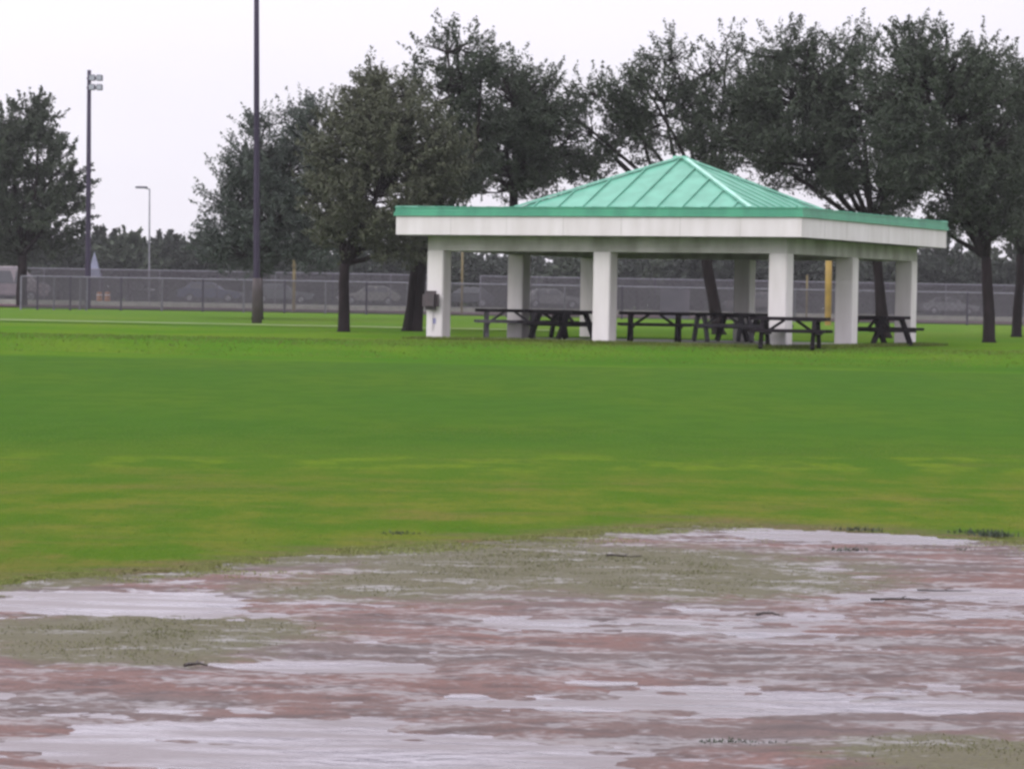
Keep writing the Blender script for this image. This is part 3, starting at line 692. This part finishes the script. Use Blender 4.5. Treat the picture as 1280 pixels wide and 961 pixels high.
# ------------------------------------------------------------------ poles and lamps
def pole(name, px, y, toppx, toppy, r0, r1, label, cat, mt, z0=None):
    b = at(px, 400, y); b.z = gz(y)-.05 if z0 is None else z0
    t = at(toppx, toppy, y)-b
    e = empty(name, b, 0, label, cat)
    mb = MB(); h = t.z; mb.tube([(0, 0, 0), (t.x*.02, 0, h*.02), (t.x*.5, 0, h*.5), (t.x, 0, h)], [r0, r0*.97, (r0+r1)/2, r1], 14); mb.build('pole', mt, e, smooth=True)
    return e, t
def flood(e, c, w=.30):
    mb = MB(); mb.box(c, (w, .32, .26)); mb.bar((c[0], c[1]+.1, c[2]), (c[0], c[1]+.30, c[2]+.05), .05, .05); f = mb.build('floodlight', M['lens'], e, bevel=.05)
    mb = MB(); mb.box((c[0], c[1]-.172, c[2]-.01), (w*.8, .02, .2)); mb.build('lens', M['lensglass'], f)
e, t = pole('light_pole', 109.5, 131, 111.5, 88, .135, .085, 'short dark sports light pole with two tiers of floodlights at the left', 'light pole', M['polesteel'])
for dz_, wid in ((-.36, .50), (-.77, .55)):
    mb = MB(); mb.bar((t.x-.1, 0, t.z+dz_), (t.x+wid, .1, t.z+dz_), .08, .08); mb.build('crossarm', M['polesteel'], e)
    for q in (.16, .48): flood(e, (t.x+q, -.15, t.z+dz_+.02), .27)
e, t = pole('light_pole', 321, 105, 320.5, -260, .125, .07, 'tall dark pole rising out of the top of the picture', 'light pole', M['polesteel'])
mb = MB(); mb.tube([(0, 0, -.02), (0, 0, 1.2), (.0, 0, 1.62)], [.185, .175, .15], 14); mb.build('base_sleeve', M['polewood'], e, smooth=True)
for dz_ in (-.3, -1.0):
    mb = MB(); mb.bar((t.x-1.1, -.1, t.z+dz_), (t.x+1.1, -.1, t.z+dz_), .1, .1); mb.build('crossarm', M['polesteel'], e)
    for q in (-.9, -.3, .3, .9): flood(e, (t.x+q, -.3, t.z+dz_), .36)
e, t = pole('street_lamp', 186, 205, 187, 236, .075, .05, 'slim pale street lamp with one flat head rising above the far trees', 'street lamp', M['galv'])
mb = MB(); mb.tube([(t.x, 0, t.z-.05), (t.x-.3, 0, t.z+.03), (t.x-.75, 0, t.z+.06)], [.04, .035, .03], 6); mb.build('arm', M['galv'], e)
mb = MB(); mb.box((t.x-.55, 0, t.z+.08), (.85, .35, .15)); mb.build('lamp_head', M['lens'], e, bevel=.04)
for px, y, ty, r, lab in ((1035, 120, 318, .13, 'thick yellow foul pole seen through the right end of the pavilion'), (367, 134, 314, .075, 'short yellow foul pole behind the fence, left of the single thin oak trunk'), (577, 134, 315, .05, 'thin faded yellow foul pole seen just right of the leftmost column'), (1008, 134, 345, .04, 'thin low yellow post left of the thick yellow foul pole')):
    ym = M['yellow'] if px == 1035 else M['fadedyellow']; e, t = pole('foul_pole', px, y, px+1, ty, r, r, lab, 'foul pole', ym)
    mb = MB(); mb.tube([(t.x, 0, t.z), (t.x, 0, t.z+.05)], [r*1.08, r*.7], 14); mb.build('cap', ym, e)

# steep pale canopy beyond the fence
b = FP(118, 170); e = empty('shade_canopy', b, 0, 'steep pale blue-grey canopy on posts just right of the short light pole', 'canopy')
zt = at(117, 314, 170).z-b.z; zb = at(117, 347, 170).z-b.z
mb = MB(); w = .36
mb.add([(-w, -w, zb), (w, -w, zb), (w, w, zb), (-w, w, zb), (-.05, 0, zt)], [(0, 1, 4), (1, 2, 4), (2, 3, 4), (3, 0, 4), (3, 2, 1, 0)]); mb.build('canopy_top', M['canvas'], e)
for a_ in (-1, 1):
    for b_ in (-1, 1): mb = MB(); mb.tube([(a_*w*.9, b_*w*.9, 0), (a_*w*.9, b_*w*.9, zb)], [.03, .03], 6); mb.build('post', M['galv'], e)
# safety barrels
def barrel():
    e = empty('safety_barrel', (0, 0, 0))
    mb = MB(); mb.tube([(0, 0, 0), (0, 0, .3), (0, 0, .62), (0, 0, .95), (0, 0, 1.0)], [.29, .27, .25, .23, .18], 16); mb.build('body', M['orange'], e, smooth=False)
    for z in (.35, .68): mb = MB(); mb.tube([(0, 0, z), (0, 0, z+.13)], [.275-z*.03, .27-z*.03], 16, cap=False); mb.build('band', M['white'], e)
    mb = MB(); mb.tube([(0, 0, 0), (0, 0, .06)], [.38, .34], 16); mb.build('rubber_base', M['tyre'], e)
    return e
bb = barrel(); bb.scale = (.55, .55, .6); bb.location = FP(124, 152.5)+Vector((0, 0, .1)); tag(bb, 'orange banded barrel beyond the fence, left one of the pair beside the short light pole', 'barrel', 'orange barrels')
copy_tree(bb, FP(134, 153.5)+Vector((0, 0, .1)), .4, 'orange banded barrel beyond the fence, right one of the pair')

# ------------------------------------------------------------------ parked cars
def prof_car(name, paint, van=False):
    e = empty(name, (0, 0, 0))
    if van: low = [(-2.3, .35), (-2.35, .9), (-2.3, 1.0), (2.2, 1.0), (2.35, .85), (2.35, .35)]; top = [(-2.28, 1.0), (-2.2, 1.95), (.9, 1.98), (1.55, 1.15), (2.2, 1.0)]
    else: low = [(-2.2, .35), (-2.25, .8), (-2.1, .95), (1.0, .93), (2.1, .78), (2.25, .6), (2.2, .33)]; top = [(-1.9, .95), (-1.2, 1.42), (.15, 1.45), (1.0, .93)]
    bm = bmesh.new()
    def ext(p, hw, inset):
        a = [bm.verts.new((x, -hw+inset*(z-.9 if z > .95 else 0), z)) for x, z in p]; b = [bm.verts.new((x, hw-inset*(z-.9 if z > .95 else 0), z)) for x, z in p]
        n = len(p)
        bm.faces.new(a); bm.faces.new(b[::-1])
        for i in range(n): bm.faces.new((a[i], b[i], b[(i+1) % n], a[(i+1) % n]))
    ext(low, .88, 0); ext(top, .84, .28)
    bmesh.ops.recalc_face_normals(bm, faces=bm.faces[:]); bmesh.ops.bevel(bm, geom=bm.edges[:], offset=.05, segments=2, affect='EDGES', clamp_overlap=True)
    me = bpy.data.meshes.new('body'); bm.to_mesh(me); bm.free(); me.materials.append(paint); o = bpy.data.objects.new('body', me); C.objects.link(o); o.parent = e
    for s in (-1, 1):
        z1 = 1.72 if van else 1.34; wx = [(-1.9, -.7), (-.6, .35), (.45, 1.15)] if van else [(-1.35, -.5), (-.42, .42)]
        for a, b in wx:
            mb = MB(); y0, y1 = s*(.845), s*(.845-.28*(z1-.95)+.012)
            mb.add([(a, y0+s*.004, 1.02), (b+.12, y0+s*.004, 1.02), (b-.1, y1, z1), (a+.12, y1, z1)], [(0, 1, 2, 3) if s < 0 else (3, 2, 1, 0)]); mb.build('side_window', M['glass'], e)
    for x in (-1.35, 1.38):
        for s in (-1, 1):
            mb = MB(); mb.tube([(x, s*.70, .32), (x, s*.90, .32)], [.33, .33], 18); w_ = mb.build('wheel', M['tyre'], e)
            mb = MB(); mb.tube([(x, s*.895, .32), (x, s*.912, .32)], [.2, .18], 14); mb.build('rim', M['rim'], w_)
    for s in (-1, 1):
        mb = MB(); mb.box((2.25 if not van else 2.36, s*.65, .68), (.06, .3, .14)); mb.build('headlight', M['lensglass'], e, bevel=.01)
    return e
PT = lambda n, c: mat(n, c, .25, .5)
cars = [(8, 166, 'van', (.26, .22, .23), 0.1, 'pale pinkish-grey parked van at the far left edge beyond the fence', 'van'),
        (352, 214, 'car', (.11, .12, .13), .05, 'silver-grey parked car beyond the fence just right of the tall pole', 'car'),
        (462, 222, 'car', (.20, .195, .18), 3.2, 'off-white parked car beyond the fence right of the single thin oak trunk', 'car'),
        (690, 220, 'car', (.15, .15, .15), .1, 'pale grey parked car seen through the pavilion left of the second front column', 'car'),
        (945, 216, 'car', (.12, .11, .11), 3.1, 'grey parked car seen behind the near corner column', 'car'),
        (1186, 236, 'car', (.20, .20, .21), .06, 'pale parked car beyond the fence just right of the pavilion', 'car'),
        (262, 212, 'car', (.06, .07, .12), .0, 'dark blue parked car beyond the fence left of the tall pole', 'car'),
        (580, 218, 'car', (.05, .05, .06), 3.14, 'black parked car seen through the left bay of the pavilion', 'car')]
for px, y, kd, c, rz, lab, cat in cars:
    e = prof_car('parked_van' if kd == 'van' else 'parked_car', PT('paint', c), kd == 'van')
    e.location = FP(px, y)+Vector((0, 0, .05)); e.rotation_euler = (0, 0, rz); tag(e, lab, cat, 'vehicles parked beyond the fence')

# ------------------------------------------------------------------ small things on the infield
def twig(px, py, L, rz, lab, r=.007):
    x, y = P(px, py); mb = MB(); rn = random.Random(int(px))
    pts = [(L*(i/6-.5), rn.uniform(-.02, .02), .012+rn.uniform(0, .012)) for i in range(7)]
    mb.tube(pts, [r*(1.1-.1*i) for i in range(7)], 6); mb.tube([pts[3], (pts[3][0]+L*.14, .07, .03)], [r*.7, r*.3], 5)
    o = mb.build('twig', M['twig']); o.location = (x, y, .024); o.rotation_euler = (0, 0, rz); tag(o, lab, 'twig', 'soaked twigs on the wet infield')
twig(1125, 758, .32, .05, 'longest dark twig lying on the wet clay at the right', .007)
twig(1180, 747, .30, -.1, 'dark twig lying at the right, just above the longest one', .005)
twig(245, 843, .10, .2, 'short dark twig alone on the clay at the lower left', .008)
twig(960, 777, .12, .1, 'short dark twig on the clay in the middle right', .007)
twig(780, 703, .22, 0, 'dark twig on the muddy grass below the centre of the far edge', .006)
def clump(px, py, n, h, lab, seed):
    x, y = P(px, py); rg = np.random.RandomState(seed)
    p = np.stack([rg.normal(0, .075, n), rg.normal(0, .05, n), np.zeros(n)], 1)
    a = rg.rand(n)*6.28; ln = rg.normal(0, .35, (n, 2))*h; dx = np.stack([np.cos(a), np.sin(a), 0*a], 1)*.006; h = h*.55
    V = np.stack([p-dx, p+dx, p+np.concatenate([ln, (h*(.5+rg.rand(n)))[:, None]], 1)], 1).reshape(-1, 3)
    o = raw_mesh('grass_clump', V, np.arange(3*n).reshape(n, 3), M['leaf'], tone=np.repeat(rg.rand(n), 3), smooth=False)
    o.location = (x, y, .012); tag(o, lab, 'grass clump', 'dark grass clumps at the infield edge')
clump(1243, 672, 160, .07, 'biggest dark grass clump at the far infield edge on the right', 1)
clump(1215, 668, 70, .05, 'smaller dark grass clump just left of the biggest one', 2)
clump(1075, 665, 70, .05, 'dark grass clump at the infield edge above the right puddle', 3)
clump(1060, 690, 60, .04, 'dark grass clump on the mud just below the right puddle', 4)
clump(500, 669, 60, .03, 'dark grass clump on the turf left of the centre', 5)
clump(607, 684, 60, .04, 'dark grass clump on the infield edge near the centre', 6)
clump(925, 934, 140, .022, 'dark grass clump standing in the puddle at the bottom right', 7)
clump(1200, 690, 60, .03, 'low dark grass clump on the mud at the far right', 8)

# thin damp air round the whole place
mb = MB(); mb.box((0, 800, 9.75), (3200, 2200, 21.7)); hz = mb.build('haze', bpy.data.materials.new('damp_air')); tag(hz, kind='stuff')
hm = hz.data.materials[0]; hm.use_nodes = True; t = hm.node_tree; t.nodes.clear()
ho = nd(t, 'ShaderNodeOutputMaterial'); hv = nd(t, 'ShaderNodeVolumePrincipled'); hv.inputs['Density'].default_value = .0002
hv.inputs['Color'].default_value = (.93, .93, .97, 1); t.links.new(hv.outputs[0], ho.inputs['Volume'])
hz['label'] = 'thin pale haze in the damp air over the whole park'
